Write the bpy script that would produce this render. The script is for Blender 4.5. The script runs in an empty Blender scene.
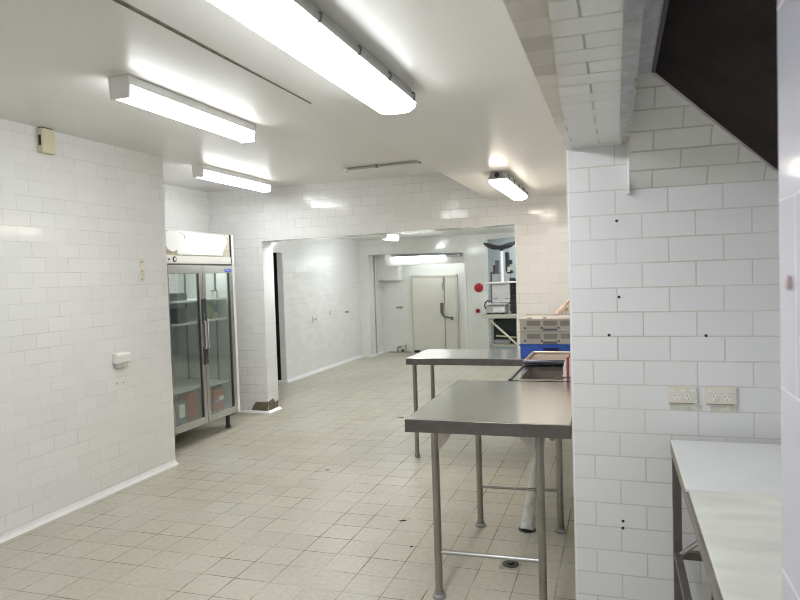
import bpy, bmesh, math, random
from mathutils import Vector, Matrix
random.seed(7)
S = bpy.context.scene
COL = S.collection
PI = math.pi

# ------------------------------------------------------------------ materials
MATS = {}
def mat(name, col, rough=.5, metal=0., spec=.5, noise=0., nscale=20., bump=0., bscale=60., coat=0., stretch=None):
    if name in MATS: return MATS[name]
    m = bpy.data.materials.new(name); m.use_nodes = True
    nt = m.node_tree; b = nt.nodes['Principled BSDF']
    b.inputs['Roughness'].default_value = rough
    b.inputs['Metallic'].default_value = metal
    b.inputs['Specular IOR Level'].default_value = spec
    b.inputs['Coat Weight'].default_value = coat
    geo = nt.nodes.new('ShaderNodeNewGeometry')
    src = geo.outputs['Position']
    if stretch:
        mp = nt.nodes.new('ShaderNodeMapping'); mp.inputs['Scale'].default_value = stretch
        nt.links.new(src, mp.inputs['Vector']); src = mp.outputs['Vector']
    n = nt.nodes.new('ShaderNodeTexNoise'); n.inputs['Scale'].default_value = nscale; n.inputs['Detail'].default_value = 5
    nt.links.new(src, n.inputs['Vector'])
    r = nt.nodes.new('ShaderNodeValToRGB')
    lo = tuple(max(0, c*(1-noise)) for c in col); hi = tuple(min(1, c*(1+noise*.6)) for c in col)
    r.color_ramp.elements[0].position = .3; r.color_ramp.elements[1].position = .7
    r.color_ramp.elements[0].color = (*lo, 1); r.color_ramp.elements[1].color = (*hi, 1)
    nt.links.new(n.outputs['Fac'], r.inputs['Fac']); nt.links.new(r.outputs['Color'], b.inputs['Base Color'])
    if bump:
        n2 = nt.nodes.new('ShaderNodeTexNoise'); n2.inputs['Scale'].default_value = bscale
        nt.links.new(src, n2.inputs['Vector'])
        bp = nt.nodes.new('ShaderNodeBump'); bp.inputs['Strength'].default_value = bump; bp.inputs['Distance'].default_value = .01
        nt.links.new(n2.outputs['Fac'], bp.inputs['Height']); nt.links.new(bp.outputs['Normal'], b.inputs['Normal'])
    MATS[name] = m
    return m

def tile_mat(name, axes, phase=(0, 0), size=(.205, .1026), mortar=.0028, tile=(.84, .84, .83), grout=(.6, .59, .55),
             rough=.12, var=.05, tilt=.02, offset=.5, groutvar=.5, wear=None, specks=0.):
    m = bpy.data.materials.new(name); m.use_nodes = True
    nt = m.node_tree; L = nt.links.new; N = nt.nodes.new
    b = nt.nodes['Principled BSDF']
    geo = N('ShaderNodeNewGeometry'); sp = N('ShaderNodeSeparateXYZ'); L(geo.outputs['Position'], sp.inputs[0])
    cb = N('ShaderNodeCombineXYZ')
    for k in (0, 1):
        a = N('ShaderNodeMath'); a.operation = 'ADD'; a.inputs[1].default_value = phase[k]
        L(sp.outputs['XYZ'.index(axes[k])], a.inputs[0]); L(a.outputs[0], cb.inputs[k])
    def brick(ms, smooth):
        t = N('ShaderNodeTexBrick'); t.offset = offset; t.offset_frequency = 2; t.squash = 1
        t.inputs['Scale'].default_value = 1; t.inputs['Brick Width'].default_value = size[0]; t.inputs['Row Height'].default_value = size[1]
        t.inputs['Mortar Size'].default_value = ms; t.inputs['Mortar Smooth'].default_value = smooth; t.inputs['Bias'].default_value = 0
        t.inputs['Color1'].default_value = (0, 0, 0, 1); t.inputs['Color2'].default_value = (1, 1, 1, 1); t.inputs['Mortar'].default_value = (.5, .5, .5, 1)
        L(cb.outputs[0], t.inputs['Vector']); return t
    t = brick(mortar, .15)
    # per-tile tone
    rp = N('ShaderNodeMix'); rp.data_type = 'RGBA'
    rp.inputs['A'].default_value = (*[c*(1-var) for c in tile], 1); rp.inputs['B'].default_value = (*[min(1, c*(1+var*.5)) for c in tile], 1)
    bw = N('ShaderNodeRGBToBW'); L(t.outputs['Color'], bw.inputs[0]); L(bw.outputs[0], rp.inputs['Factor'])
    tilecol = rp.outputs['Result']
    ns = N('ShaderNodeTexNoise'); ns.inputs['Scale'].default_value = 1.3; ns.inputs['Detail'].default_value = 6
    L(geo.outputs['Position'], ns.inputs['Vector'])
    if wear:
        w = N('ShaderNodeMix'); w.data_type = 'RGBA'; w.inputs['B'].default_value = (*wear, 1)
        rr = N('ShaderNodeMapRange'); rr.inputs[1].default_value = .42; rr.inputs[2].default_value = .7; rr.inputs[3].default_value = 0; rr.inputs[4].default_value = .9
        L(ns.outputs['Fac'], rr.inputs[0]); L(rr.outputs[0], w.inputs['Factor']); L(tilecol, w.inputs['A']); tilecol = w.outputs['Result']
        n3 = N('ShaderNodeTexNoise'); n3.inputs['Scale'].default_value = 35; n3.inputs['Detail'].default_value = 4
        L(geo.outputs['Position'], n3.inputs['Vector'])
        r3 = N('ShaderNodeMapRange'); r3.inputs[1].default_value = .3; r3.inputs[2].default_value = .7; r3.inputs[3].default_value = .88; r3.inputs[4].default_value = 1.05
        L(n3.outputs['Fac'], r3.inputs[0])
        w2 = N('ShaderNodeVectorMath'); w2.operation = 'SCALE'; L(tilecol, w2.inputs[0]); L(r3.outputs[0], w2.inputs['Scale']); tilecol = w2.outputs[0]
    # grout, worn pale in places
    n2 = N('ShaderNodeTexNoise'); n2.inputs['Scale'].default_value = 2.7; n2.inputs['Detail'].default_value = 5
    L(geo.outputs['Position'], n2.inputs['Vector'])
    gm = N('ShaderNodeMapRange'); gm.inputs[1].default_value = .36; gm.inputs[2].default_value = .62; gm.inputs[3].default_value = 0; gm.inputs[4].default_value = groutvar
    L(n2.outputs['Fac'], gm.inputs[0])
    gmix = N('ShaderNodeMix'); gmix.data_type = 'RGBA'; gmix.inputs['A'].default_value = (*grout, 1)
    L(gm.outputs[0], gmix.inputs['Factor']); L(tilecol, gmix.inputs['B'])
    fin = N('ShaderNodeMix'); fin.data_type = 'RGBA'
    L(t.outputs['Fac'], fin.inputs['Factor']); L(tilecol, fin.inputs['A']); L(gmix.outputs['Result'], fin.inputs['B'])
    L(fin.outputs['Result'], b.inputs['Base Color'])
    rm = N('ShaderNodeMapRange'); rm.inputs[3].default_value = rough; rm.inputs[4].default_value = .7
    L(t.outputs['Fac'], rm.inputs[0]); L(rm.outputs[0], b.inputs['Roughness'])
    # tile-by-tile tilt of the glaze + grout groove
    sub = N('ShaderNodeVectorMath'); sub.operation = 'SUBTRACT'; sub.inputs[1].default_value = (.5, .5, .5)
    L(t.outputs['Color'], sub.inputs[0])
    t2 = N('ShaderNodeVectorMath'); t2.operation = 'MULTIPLY'
    d = {'X': (1, 0, 0), 'Y': (0, 1, 0), 'Z': (0, 0, 1)}
    v0 = Vector(d[axes[0]])*.8 + Vector(d[axes[1]])*1.0
    t2.inputs[1].default_value = tuple(v0*tilt); L(sub.outputs[0], t2.inputs[0])
    ad = N('ShaderNodeVectorMath'); ad.operation = 'ADD'; L(geo.outputs['Normal'], ad.inputs[0]); L(t2.outputs[0], ad.inputs[1])
    nm = N('ShaderNodeVectorMath'); nm.operation = 'NORMALIZE'; L(ad.outputs[0], nm.inputs[0])
    tb = brick(mortar*1.4, .7)
    bp = N('ShaderNodeBump'); bp.invert = True; bp.inputs['Strength'].default_value = .35; bp.inputs['Distance'].default_value = .002
    L(tb.outputs['Fac'], bp.inputs['Height']); L(nm.outputs[0], bp.inputs['Normal']); L(bp.outputs['Normal'], b.inputs['Normal'])
    MATS[name] = m
    return m

def emit(name, col, strength, side=1.):
    m = bpy.data.materials.new(name); m.use_nodes = True
    nt = m.node_tree; nt.nodes.clear()
    o = nt.nodes.new('ShaderNodeOutputMaterial'); e = nt.nodes.new('ShaderNodeEmission')
    e.inputs[0].default_value = (*col, 1); e.inputs[1].default_value = strength
    if side < 1:   # a diffuser's upright sides give off less than its prismatic underside
        g = nt.nodes.new('ShaderNodeNewGeometry'); sx = nt.nodes.new('ShaderNodeSeparateXYZ'); nt.links.new(g.outputs['Normal'], sx.inputs[0])
        mr = nt.nodes.new('ShaderNodeMapRange'); mr.inputs[1].default_value = 0; mr.inputs[2].default_value = -.9
        mr.inputs[3].default_value = strength*side; mr.inputs[4].default_value = strength
        nt.links.new(sx.outputs[2], mr.inputs[0]); nt.links.new(mr.outputs[0], e.inputs[1])
    nt.links.new(e.outputs[0], o.inputs[0]); MATS[name] = m
    return m

def glass_mat(name, tint, gloss=.5):
    m = bpy.data.materials.new(name); m.use_nodes = True
    nt = m.node_tree; nt.nodes.clear(); L = nt.links.new
    o = nt.nodes.new('ShaderNodeOutputMaterial'); t = nt.nodes.new('ShaderNodeBsdfTransparent'); g = nt.nodes.new('ShaderNodeBsdfGlossy')
    t.inputs[0].default_value = (*tint, 1); g.inputs['Roughness'].default_value = .03; g.inputs[0].default_value = (.9, .95, .95, 1)
    f = nt.nodes.new('ShaderNodeFresnel'); f.inputs[0].default_value = 1.5
    k = nt.nodes.new('ShaderNodeMath'); k.operation = 'MULTIPLY'; k.inputs[1].default_value = gloss; L(f.outputs[0], k.inputs[0])
    mx = nt.nodes.new('ShaderNodeMixShader'); L(k.outputs[0], mx.inputs[0]); L(t.outputs[0], mx.inputs[1]); L(g.outputs[0], mx.inputs[2])
    L(mx.outputs[0], o.inputs[0]); MATS[name] = m
    return m

# ------------------------------------------------------------------ mesh builder
class MB:
    def __init__(s): s.bm = bmesh.new()
    def box(s, x0, x1, y0, y1, z0, z1, bev=0., M=None):
        r = bmesh.ops.create_cube(s.bm, size=1)
        for v in r['verts']:
            v.co = Vector(((x0+x1)/2+v.co.x*(x1-x0), (y0+y1)/2+v.co.y*(y1-y0), (z0+z1)/2+v.co.z*(z1-z0)))
            if M is not None: v.co = M @ v.co
        if bev:
            es = list({e for v in r['verts'] for e in v.link_edges})
            bmesh.ops.bevel(s.bm, geom=es, offset=bev, segments=2, affect='EDGES', profile=.5)
        return s
    def tube(s, pts, r, n=14, caps=True):
        pts = [Vector(p) for p in pts]; rs = r if isinstance(r, (list, tuple)) else [r]*len(pts)
        rings = []; ref = None
        for i, p in enumerate(pts):
            a = pts[max(i-1, 0)]; c = pts[min(i+1, len(pts)-1)]; t = (c-a).normalized()
            if ref is None:
                ref = Vector((0, 0, 1)) if abs(t.z) < .9 else Vector((1, 0, 0))
            u = (ref - t*ref.dot(t)).normalized(); w = t.cross(u); ref = u
            rings.append([s.bm.verts.new(p + (u*math.cos(2*PI*k/n)+w*math.sin(2*PI*k/n))*rs[i]) for k in range(n)])
        for a, c in zip(rings, rings[1:]):
            for k in range(n): s.bm.faces.new((a[k], a[(k+1) % n], c[(k+1) % n], c[k]))
        if caps: s.bm.faces.new(rings[0][::-1]); s.bm.faces.new(rings[-1])
        return s
    def lathe(s, prof, c=(0, 0, 0), n=20, axis='Z'):
        pts = []
        for r, h in prof:
            ring = []
            for k in range(n):
                a = 2*PI*k/n; x, y = r*math.cos(a), r*math.sin(a)
                q = {'Z': (x, y, h), 'Y': (x, h, y), 'X': (h, x, y)}[axis]
                ring.append(s.bm.verts.new(Vector(c)+Vector(q)))
            pts.append(ring)
        for a, b in zip(pts, pts[1:]):
            for k in range(n): s.bm.faces.new((a[k], a[(k+1) % n], b[(k+1) % n], b[k]))
        s.bm.faces.new(pts[0][::-1]); s.bm.faces.new(pts[-1])
        return s
    def prism(s, poly, d):
        """poly: list of 3D points (planar), d: extrusion vector"""
        d = Vector(d); a = [s.bm.verts.new(Vector(p)) for p in poly]; b = [s.bm.verts.new(Vector(p)+d) for p in poly]
        n = len(poly)
        s.bm.faces.new(a[::-1]); s.bm.faces.new(b)
        for k in range(n): s.bm.faces.new((a[k], a[(k+1) % n], b[(k+1) % n], b[k]))
        return s
    def blob(s, c, r, sub=3, amp=.15, freq=6., seed=0, sc=(1, 1, 1)):
        from mathutils import noise
        rr = bmesh.ops.create_icosphere(s.bm, subdivisions=sub, radius=1)
        for v in rr['verts']:
            q = v.co.copy(); k = 1+amp*noise.noise(q*freq/3+Vector((seed*3.1, seed*1.7, seed)))
            v.co = Vector(c)+Vector((q.x*sc[0], q.y*sc[1], q.z*sc[2]))*r*k
        return s
    def build(s, name, m, parent=None, smooth=False, loc=None):
        bmesh.ops.recalc_face_normals(s.bm, faces=s.bm.faces)
        me = bpy.data.meshes.new(name); s.bm.to_mesh(me); s.bm.free()
        if isinstance(m, str): m = MATS[m]
        me.materials.append(m)
        if smooth:
            me.shade_smooth() if hasattr(me, 'shade_smooth') else None
            try: me.set_sharp_from_angle(angle=math.radians(38))
            except Exception: pass
        o = bpy.data.objects.new(name, me); COL.objects.link(o)
        if parent is not None:
            o.parent = parent
            o.matrix_parent_inverse = Matrix.Translation(-base(parent))
        return o
def base(o):
    v = Vector(o.location)
    return v + base(o.parent) if o.parent and o.type == 'EMPTY' else v

def tag(o, label, cat, group=None, kind=None):
    o['label'] = label; o['category'] = cat
    if group: o['group'] = group
    if kind: o['kind'] = kind
    return o
def thing(name, label, cat, loc=(0, 0, 0), group=None):
    o = bpy.data.objects.new(name, None); COL.objects.link(o); o.location = loc; o.empty_display_size = .1
    return tag(o, label, cat, group)
def struct(o): o['kind'] = 'structure'; return o
def sbox(name, m, *b): return struct(MB().box(*b).build(name, m))

# ------------------------------------------------------------------ palette
TX = tile_mat('tile_facing_socket', 'XZ', (0, -.0802), grout=(.55, .53, .46), mortar=.0026, tilt=.012, groutvar=.5, tile=(.80, .80, .81), var=.025)
TB = tile_mat('tile_facing_back', 'XZ', (.05, -.03), grout=(.58, .57, .53), tilt=.035, groutvar=.7, var=.025, mortar=.0024)
TL = tile_mat('tile_side', 'YZ', (.04, -.05), grout=(.62, .61, .58), mortar=.0023, tilt=.016, groutvar=.75, var=.025)
TS = tile_mat('tile_soffit', 'XY', (.06, .02), grout=(.36, .35, .31), mortar=.0034, tilt=.02, tile=(.72, .73, .71), rough=.25, groutvar=.3)
TSD = tile_mat('tile_soffit_reflect', 'XY', (.02, .02), grout=(.42, .39, .34), mortar=.0025, tilt=.05, tile=(.66, .63, .58), rough=.15, groutvar=.7, var=.12)  # ceiling's reflection painted in as a darker, browner tile colour
TD = tile_mat('tile_dim', 'XZ', (.02, -.02), grout=(.66, .66, .62), tilt=.02, tile=(.80, .81, .77), groutvar=.6, var=.02, mortar=.0022)
TF = tile_mat('tile_floor', 'XY', (.318, -3.026+.2085*40), size=(.2076, .2085), offset=0, mortar=.0032, tile=(.49, .46, .37), grout=(.13, .105, .07),
              rough=.36, var=.07, tilt=.008, groutvar=1.0, wear=(.535, .515, .445))
CEIL = mat('ceiling_paint', (.765, .76, .725), rough=.33, noise=.03, nscale=1.5, bump=.03, bscale=3)
CEIL2 = mat('ceiling_paint_low', (.79, .785, .755), rough=.28, noise=.03, nscale=1.5, bump=.03, bscale=2.5)
WHITE = mat('white_paint', (.84, .84, .82), rough=.4, noise=.03)
GWHITE = mat('gloss_white_trim', (.88, .88, .88), rough=.25, noise=.03)
PLASTER = mat('grey_render', (.52, .52, .54), rough=.8, noise=.15, nscale=30, bump=.2)
ANGLE = mat('galvanised_angle', (.42, .42, .45), rough=.6, metal=.2, noise=.25, nscale=25)
STEEL = mat('brushed_steel', (.66, .645, .615), rough=.17, metal=1., noise=.08, nscale=14, stretch=(1, 14, 1))
STEEL2 = mat('steel_edge', (.155, .145, .14), rough=.4, metal=.8, noise=.12, nscale=20)
TUBE = mat('steel_tube', (.34, .32, .29), rough=.3, metal=.9, noise=.15, nscale=12)
DSTEEL = mat('dark_steel', (.16, .15, .14), rough=.45, metal=.7, noise=.15)
BLACK = mat('black_plastic', (.02, .02, .022), rough=.45)
DARK = mat('unlit_dark', (.03, .03, .03), rough=.9)  # near-black colour stands in for the unlit passage
RUST = mat('rusty_dark_strip', (.13, .11, .085), rough=.9, noise=.5, nscale=40)
FILTER = mat('brown_mesh_filter', (.020, .012, .013), rough=.85, spec=.2, noise=.5, nscale=9, bump=.4, bscale=160)
RIM = mat('filter_rim', (.70, .68, .69), rough=.5, metal=.3, noise=.1)
CREAM = mat('cream_plastic', (.72, .67, .48), rough=.45, noise=.06)
SOCK = mat('socket_plastic', (.76, .72, .63), rough=.4, noise=.04)
IVORY = mat('white_plastic', (.82, .82, .79), rough=.35)
DOORC = mat('coolroom_door_cream', (.74, .725, .65), rough=.4, noise=.04, nscale=3)
GREY = mat('grey_plastic', (.36, .355, .34), rough=.55, noise=.1)
CRATE = mat('grey_crate_plastic', (.47, .455, .43), rough=.55, noise=.08)
CRATED = mat('grey_crate_shade', (.27, .26, .24), rough=.6, noise=.08)  # darker copy of the crate grey, recess shade painted in
BLUE = mat('blue_crate_plastic', (.035, .12, .55), rough=.5, noise=.08)
RED = mat('red_plastic', (.50, .015, .025), rough=.4, noise=.1)
BOARD = mat('white_board', (.74, .76, .75), rough=.32, noise=.03, nscale=5)
BOARDC = mat('stained_cutting_board', (.735, .745, .68), rough=.42, noise=.18, nscale=3.5, stretch=(1, 2.6, 1))
FRINT = mat('fridge_interior', (.60, .615, .60), rough=.5, noise=.06)
FRWHITE = mat('fridge_white', (.86, .86, .85), rough=.3, noise=.02)
YELLOWED = mat('yellowed_backing', (.66, .60, .47), rough=.7, noise=.35, nscale=30)
SHELF = mat('shelf_white', (.78, .79, .76), rough=.4)
GLASS = glass_mat('fridge_glass', (.90, .92, .91), .4)
LAG = mat('lagged_pipe_white', (.70, .70, .67), rough=.8, noise=.25, nscale=25, bump=.6, bscale=50)
BROWN = mat('bare_mortar', (.20, .165, .11), rough=.95, noise=.5, nscale=45, bump=.6, bscale=90)
PALEB = mat('pale_blue_paint', (.42, .47, .49), rough=.5, noise=.06)
LIGHTMAIN = emit('tube_cool_white', (.962, .98, 1), 18, .10)
LIGHTBIG = emit('tube_big_white', (.962, .98, 1), 15, .22)
LIGHTWARM = emit('tube_warm_white', (1, .88, .74), 14, .25)
LIGHTFAR = emit('tube_far_white', (.95, .99, 1), 26)

# ------------------------------------------------------------------ room shell
HY0, HY1 = 6.95, 7.205
sbox('floor', TF, -7.2, 1.2, -2.8, 13.4, -.12, 0)
# left wall and the fridge recess
sbox('wall_left', TL, -4.72, -3.716, -2.8, 4.838, 0, 2.70)
sbox('wall_recess', TL, -4.95, -4.70, 4.838, 7.205, 0, 2.70)
# high ceiling, low ceiling with its side face
sbox('ceiling', CEIL, -4.95, -1.25, -2.8, 7.205, 2.68, 2.85)
sbox('ceiling_low', CEIL2, -1.25, 1.2, -2.8, 6.95, 2.36, 2.85)
# dark open joint along the low ceiling's edge
m = MB(); m.prism([(-1.272, .6, 2.355), (-1.246, .6, 2.355), (-1.2494, 2.65, 2.355), (-1.2505, 2.65, 2.355)], (0, 0, .006)); struct(m.build('trim_1', RUST))
# header wall with the wide opening
m = MB()
m.prism([(-4.70, HY0, 0), (-3.985, HY0, 0), (-3.985, HY0, 2.052), (-1.003, HY0, 2.092), (-1.003, HY0, 0), (1.2, HY0, 0), (1.2, HY0, 2.70), (-4.70, HY0, 2.70)], (0, HY1-HY0, 0))
wall_back = struct(m.build('wall_back', TB))
# broken tiles at the foot of the pier
m = MB()
m.prism([(-4.215, 6.9485, .028), (-3.99, 6.9485, .022), (-3.984, 6.9485, .135), (-4.05, 6.9485, .128), (-4.15, 6.9485, .130), (-4.185, 6.9485, .09)], (0, .004, 0))
m.prism([(-3.9835, 6.952, .022), (-3.9835, 7.19, .03), (-3.9835, 7.195, .12), (-3.9835, 7.12, .10), (-3.9835, 7.07, .155), (-3.9835, 6.952, .135)], (-.004, 0, 0))
m.build('broken_tile_patch', BROWN, wall_back)
# far room
TFL = tile_mat('tile_side_far', 'YZ', (.04, -.05), grout=(.60, .60, .57), mortar=.0025, tilt=.06, rough=.22, groutvar=.6, var=.03)
sbox('wall_far_left', TFL, -4.95, -4.855, 9.06, 12.3, 0, 2.40)
sbox('wall_far_left_lintel', TL, -4.95, -4.855, HY1, 9.06, 1.995, 2.40)
sbox('ceiling_far', CEIL, -4.95, 1.2, HY1, 12.2, 2.31, 2.45)
m = MB()
m.prism([(-5.02, 12.2, 0), (-4.65, 12.2, 0), (-4.65, 12.2, 2.015), (-2.69, 12.2, 1.985), (-2.69, 12.2, 0), (-2.29, 12.2, 0), (-2.29, 12.2, 2.20), (-1.2, 12.2, 2.26), (-1.2, 12.2, 0), (1.2, 12.2, 0), (1.2, 12.2, 2.40), (-5.02, 12.2, 2.40)], (0, .12, 0))
wall_far = struct(m.build('wall_far', TD))
# alcove with the coolroom door
sbox('wall_alcove_left', TL, -4.80, -4.65, 12.32, 13.1, 0, 2.2)
sbox('wall_alcove_back', TD, -4.65, -2.56, 12.95, 13.1, 0, 2.2)
sbox('wall_alcove_right', WHITE, -2.69, -2.56, 12.32, 12.95, 0, 2.2)
sbox('ceiling_alcove', WHITE, -4.65, -2.69, 12.32, 12.95, 2.03, 2.2)
sbox('trim_2', WHITE, -4.34, -2.69, 12.33, 12.45, 1.785, 2.03)
sbox('trim_3', WHITE, -4.65, -4.20, 12.70, 12.95, 1.50, 2.03)
sbox('trim_4', GWHITE, -2.725, -2.685, 12.185, 12.23, 0, 1.985)
# store beyond the second opening of the far wall
sbox('wall_store_back', PALEB, -2.56, 1.2, 12.95, 13.1, 0, 2.4)
sbox('ceiling_store', WHITE, -2.56, 1.2, 12.32, 12.95, 2.3, 2.4)
# passage behind the doorway on the left, its darkness painted into near-black walls
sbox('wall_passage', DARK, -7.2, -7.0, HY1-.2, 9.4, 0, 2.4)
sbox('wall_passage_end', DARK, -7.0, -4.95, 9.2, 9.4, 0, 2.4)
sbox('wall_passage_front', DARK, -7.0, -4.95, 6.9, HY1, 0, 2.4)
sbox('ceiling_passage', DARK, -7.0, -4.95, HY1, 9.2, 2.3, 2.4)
# right-hand side: socket wall, its return, the wall behind the bench, near wall, rear wall
wall_right = sbox('wall_right', TX, -.196, 1.2, 2.93, 3.05, 0, 2.36)
sbox('wall_return', TL, .06, 1.2, 3.05, 6.95, 0, 2.36)
sbox('wall_bench', TL, .92, 1.2, 1.2, 2.93, 0, 2.36)
NEAR = tile_mat('near_wall_gloss', 'YZ', (.1, .1), size=(.3, .3), mortar=.002, tile=(.60, .60, .68), grout=(.72, .72, .76), rough=.1, tilt=.004, var=.02)
wall_near = sbox('wall_near', NEAR, .249, 1.2, -2.8, 1.2, 0, 2.36)
sbox('wall_rear', TB, -4.72, 1.2, -2.95, -2.8, 0, 2.70)
# beam in front of the hood, with its patched tile soffit
sbox('beam', TSD, -.198, .058, .3, 2.93, 2.121, 2.36)
m = MB(); m.prism([(-.095, .9, 2.112), (.03, .9, 2.112), (.03, 2.93, 2.112), (-.195, 2.93, 2.112)], (0, 0, .010)); struct(m.build('trim_5', TS))
m = MB(); m.box(.022, .060, .3, 2.70, 2.105, 2.112).box(.053, .060, .3, 2.70, 2.112, 2.19); struct(m.build('trim_6', ANGLE))
m = MB(); m.box(.055, .061, 1.9, 2.76, 2.1, 2.108); struct(m.build('trim_7', mat('yellow_sealant', (.48, .45, .34), rough=.8, noise=.3)))
# sloping tiled end of the hood
SLOPE = tile_mat('tile_hood_end', 'XZ', (.06, -1.925+.066*29), size=(.205, .066), grout=(.44, .42, .36), mortar=.0028, tile=(.70, .71, .68), tilt=.012, rough=.2, groutvar=.3)
m = MB(); m.prism([(.056, 2.93, 1.925), (.056, 2.50, 2.36), (.056, 2.93, 2.36)], (.87, 0, 0)); struct(m.build('wall_hood_end', SLOPE))
sbox('trim_8', GWHITE, .048, .057, 2.90, 2.932, 1.905, 2.14)
# white round-edge trim down the left arris of the socket wall
m = MB(); m.tube([(-.1895, 2.936, 0), (-.1895, 2.936, 2.12)], .0068, 10); struct(m.build('trim_9', GWHITE))
# skirtings (coved)
def cove(name, poly, d, mm=GWHITE): 
    mb = MB(); mb.prism(poly, d); return struct(mb.build(name, mm))
cove('baseboard_left', [(-3.716, -2.7, 0), (-3.692, -2.7, 0), (-3.700, -2.7, .010), (-3.707, -2.7, .022), (-3.710, -2.7, .038), (-3.716, -2.7, .040)], (0, 7.53, 0))
cove('baseboard_left_end', [(-3.692, 4.83, 0), (-3.692, 4.85, 0), (-3.700, 4.845, .012), (-3.716, 4.83, .04)][::1], (-.03, 0, 0))
cove('baseboard_back', [(-4.70, 6.95, 0), (-4.70, 6.92, 0), (-4.70, 6.93, .01), (-4.70, 6.945, .024), (-4.70, 6.95, .025)], (.74, 0, 0))
cove('baseboard_pier', [(-3.985, 6.925, 0), (-3.95, 6.925, 0), (-3.965, 6.925, .01), (-3.982, 6.925, .024), (-3.985, 6.925, .025)], (0, .30, 0))
cove('baseboard_far_left', [(-4.855, 9.04, 0), (-4.815, 9.04, 0), (-4.83, 9.04, .012), (-4.85, 9.04, .05), (-4.855, 9.04, .05)], (0, 3.16, 0))
cove('baseboard_doorway', [(-4.99, 9.06, 0), (-4.99, 9.03, 0), (-4.99, 9.05, .03), (-4.99, 9.06, .035)], (.15, 0, 0))
cove('baseboard_alcove', [(-4.65, 12.2, 0), (-4.615, 12.2, 0), (-4.63, 12.2, .012), (-4.645, 12.2, .04), (-4.65, 12.2, .04)], (0, .74, 0))
# coolroom door
d = MB(); d.box(-3.965, -3.31, 12.905, 12.95, .02, 1.535, .006); door = struct(d.build('door_1', DOORC))
MB().box(-3.293, -3.07, 12.915, 12.95, .02, 1.535, .006).build('fixed_panel', DOORC, door)
MB().box(-4.0, -3.965, 12.90, 12.95, 0, 1.56).box(-3.07, -3.03, 12.90, 12.95, 0, 1.56).box(-4.0, -3.03, 12.90, 12.95, 1.535, 1.575).build('door_frame', mat('door_frame_beige', (.62, .60, .52), rough=.5), door)
MB().box(-3.385, -3.33, 12.86, 12.905, .80, 1.01, .008).build('handle', DSTEEL, door)
MB().tube([(-3.35, 12.87, .785), (-3.31, 12.86, .735), (-3.24, 12.86, .725), (-3.15, 12.86, .70)], .014, 8).box(-3.365, -3.325, 12.86, 12.905, .76, .80).box(-3.165, -3.135, 12.85, 12.915, .67, .73).build('latch', DSTEEL, door)
MB().box(-3.32, -3.30, 12.88, 12.91, 1.36, 1.53).box(-3.345, -3.32, 12.88, 12.91, 1.28, 1.42).build('hinge', GREY, door)
MB().box(-3.96, -3.84, 12.86, 12.905, .012, .05).build('door_foot', BLACK, door)
# small black plug holes left in the socket wall
for x, z in ((.004, 1.798), (.008, 1.478), (-.035, 1.317), (.341, 1.314), (.007, .52), (.006, .49)):
    MB().lathe([(.0065, 0), (.0065, -.0012), (.004, -.0016)], (x, 2.93, z), 10, 'Y').build('screw_hole', BLACK, wall_right)
MB().box(.20, .325, 2.9285, 2.93, 1.006, 1.028).box(.355, .455, 2.9285, 2.93, 1.004, 1.026).build('old_plate_mark', mat('grout_smear', (.66, .65, .57), rough=.7, noise=.2, nscale=40), wall_right)

# ------------------------------------------------------------------ ceiling lights
def batten(name_label, x, y0, y1, zc, em, w=.125, h=.115, along='Y'):
    t = thing('ceiling_light', name_label, 'ceiling light', (x, (y0+y1)/2, zc)); t['kind'] = 'thing'
    hw = w/2
    # metal tray
    MB().box(x-hw, x+hw, y0+.012, y1-.012, zc-.05, zc, .004).build('tray', WHITE, t)
    # prismatic wrap diffuser, tapered
    p = [(x-hw, y0+.014, zc-.05), (x-hw*.84, y0+.014, zc-h+.006), (x-hw*.6, y0+.014, zc-h), (x+hw*.6, y0+.014, zc-h), (x+hw*.84, y0+.014, zc-h+.006), (x+hw, y0+.014, zc-.05)]
    MB().prism(p, (0, y1-y0-.028, 0)).build('diffuser', em, t)
    for yy in (y0, y1-.014):
        q = [(x-hw-.003, yy, zc-.001), (x-hw*.86-.003, yy, zc-h-.003), (x+hw*.86+.003, yy, zc-h-.003), (x+hw+.003, yy, zc-.001)]
        MB().prism(q, (0, .014, 0)).build('end_cap', mat('end_cap_plastic', (.86, .85, .82), rough=.4), t)
    return t
batten('long white batten light on the high ceiling, nearest to the tiled left wall', -2.438, 2.85, 4.12, 2.68, LIGHTMAIN)
batten('white batten light on the high ceiling in front of the glass-door fridge', -3.665, 5.27, 6.53, 2.68, LIGHTMAIN, .12)
batten('batten light on the high ceiling behind the viewer', -2.438, -1.2, .07, 2.68, LIGHTMAIN)
batten('batten light on the low ceiling of the far room', -3.62, 10.25, 10.86, 2.31, LIGHTFAR)
batten('added batten light on the far room ceiling, out of sight right of the opening', -.9, 9.9, 11.1, 2.31, LIGHTFAR)  # unseen fitting added to lift the far room's brightness
batten('second added batten light on the far room ceiling, unseen behind the header', -3.45, 7.27, 8.05, 2.31, LIGHTFAR)  # added out of view to light the doorway reveal and far room
batten('added unseen batten light on the store ceiling behind the far wall', -1.5, 12.35, 12.94, 2.30, LIGHTFAR, .09, .07)  # hidden fill added to brighten the store's back wall

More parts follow.
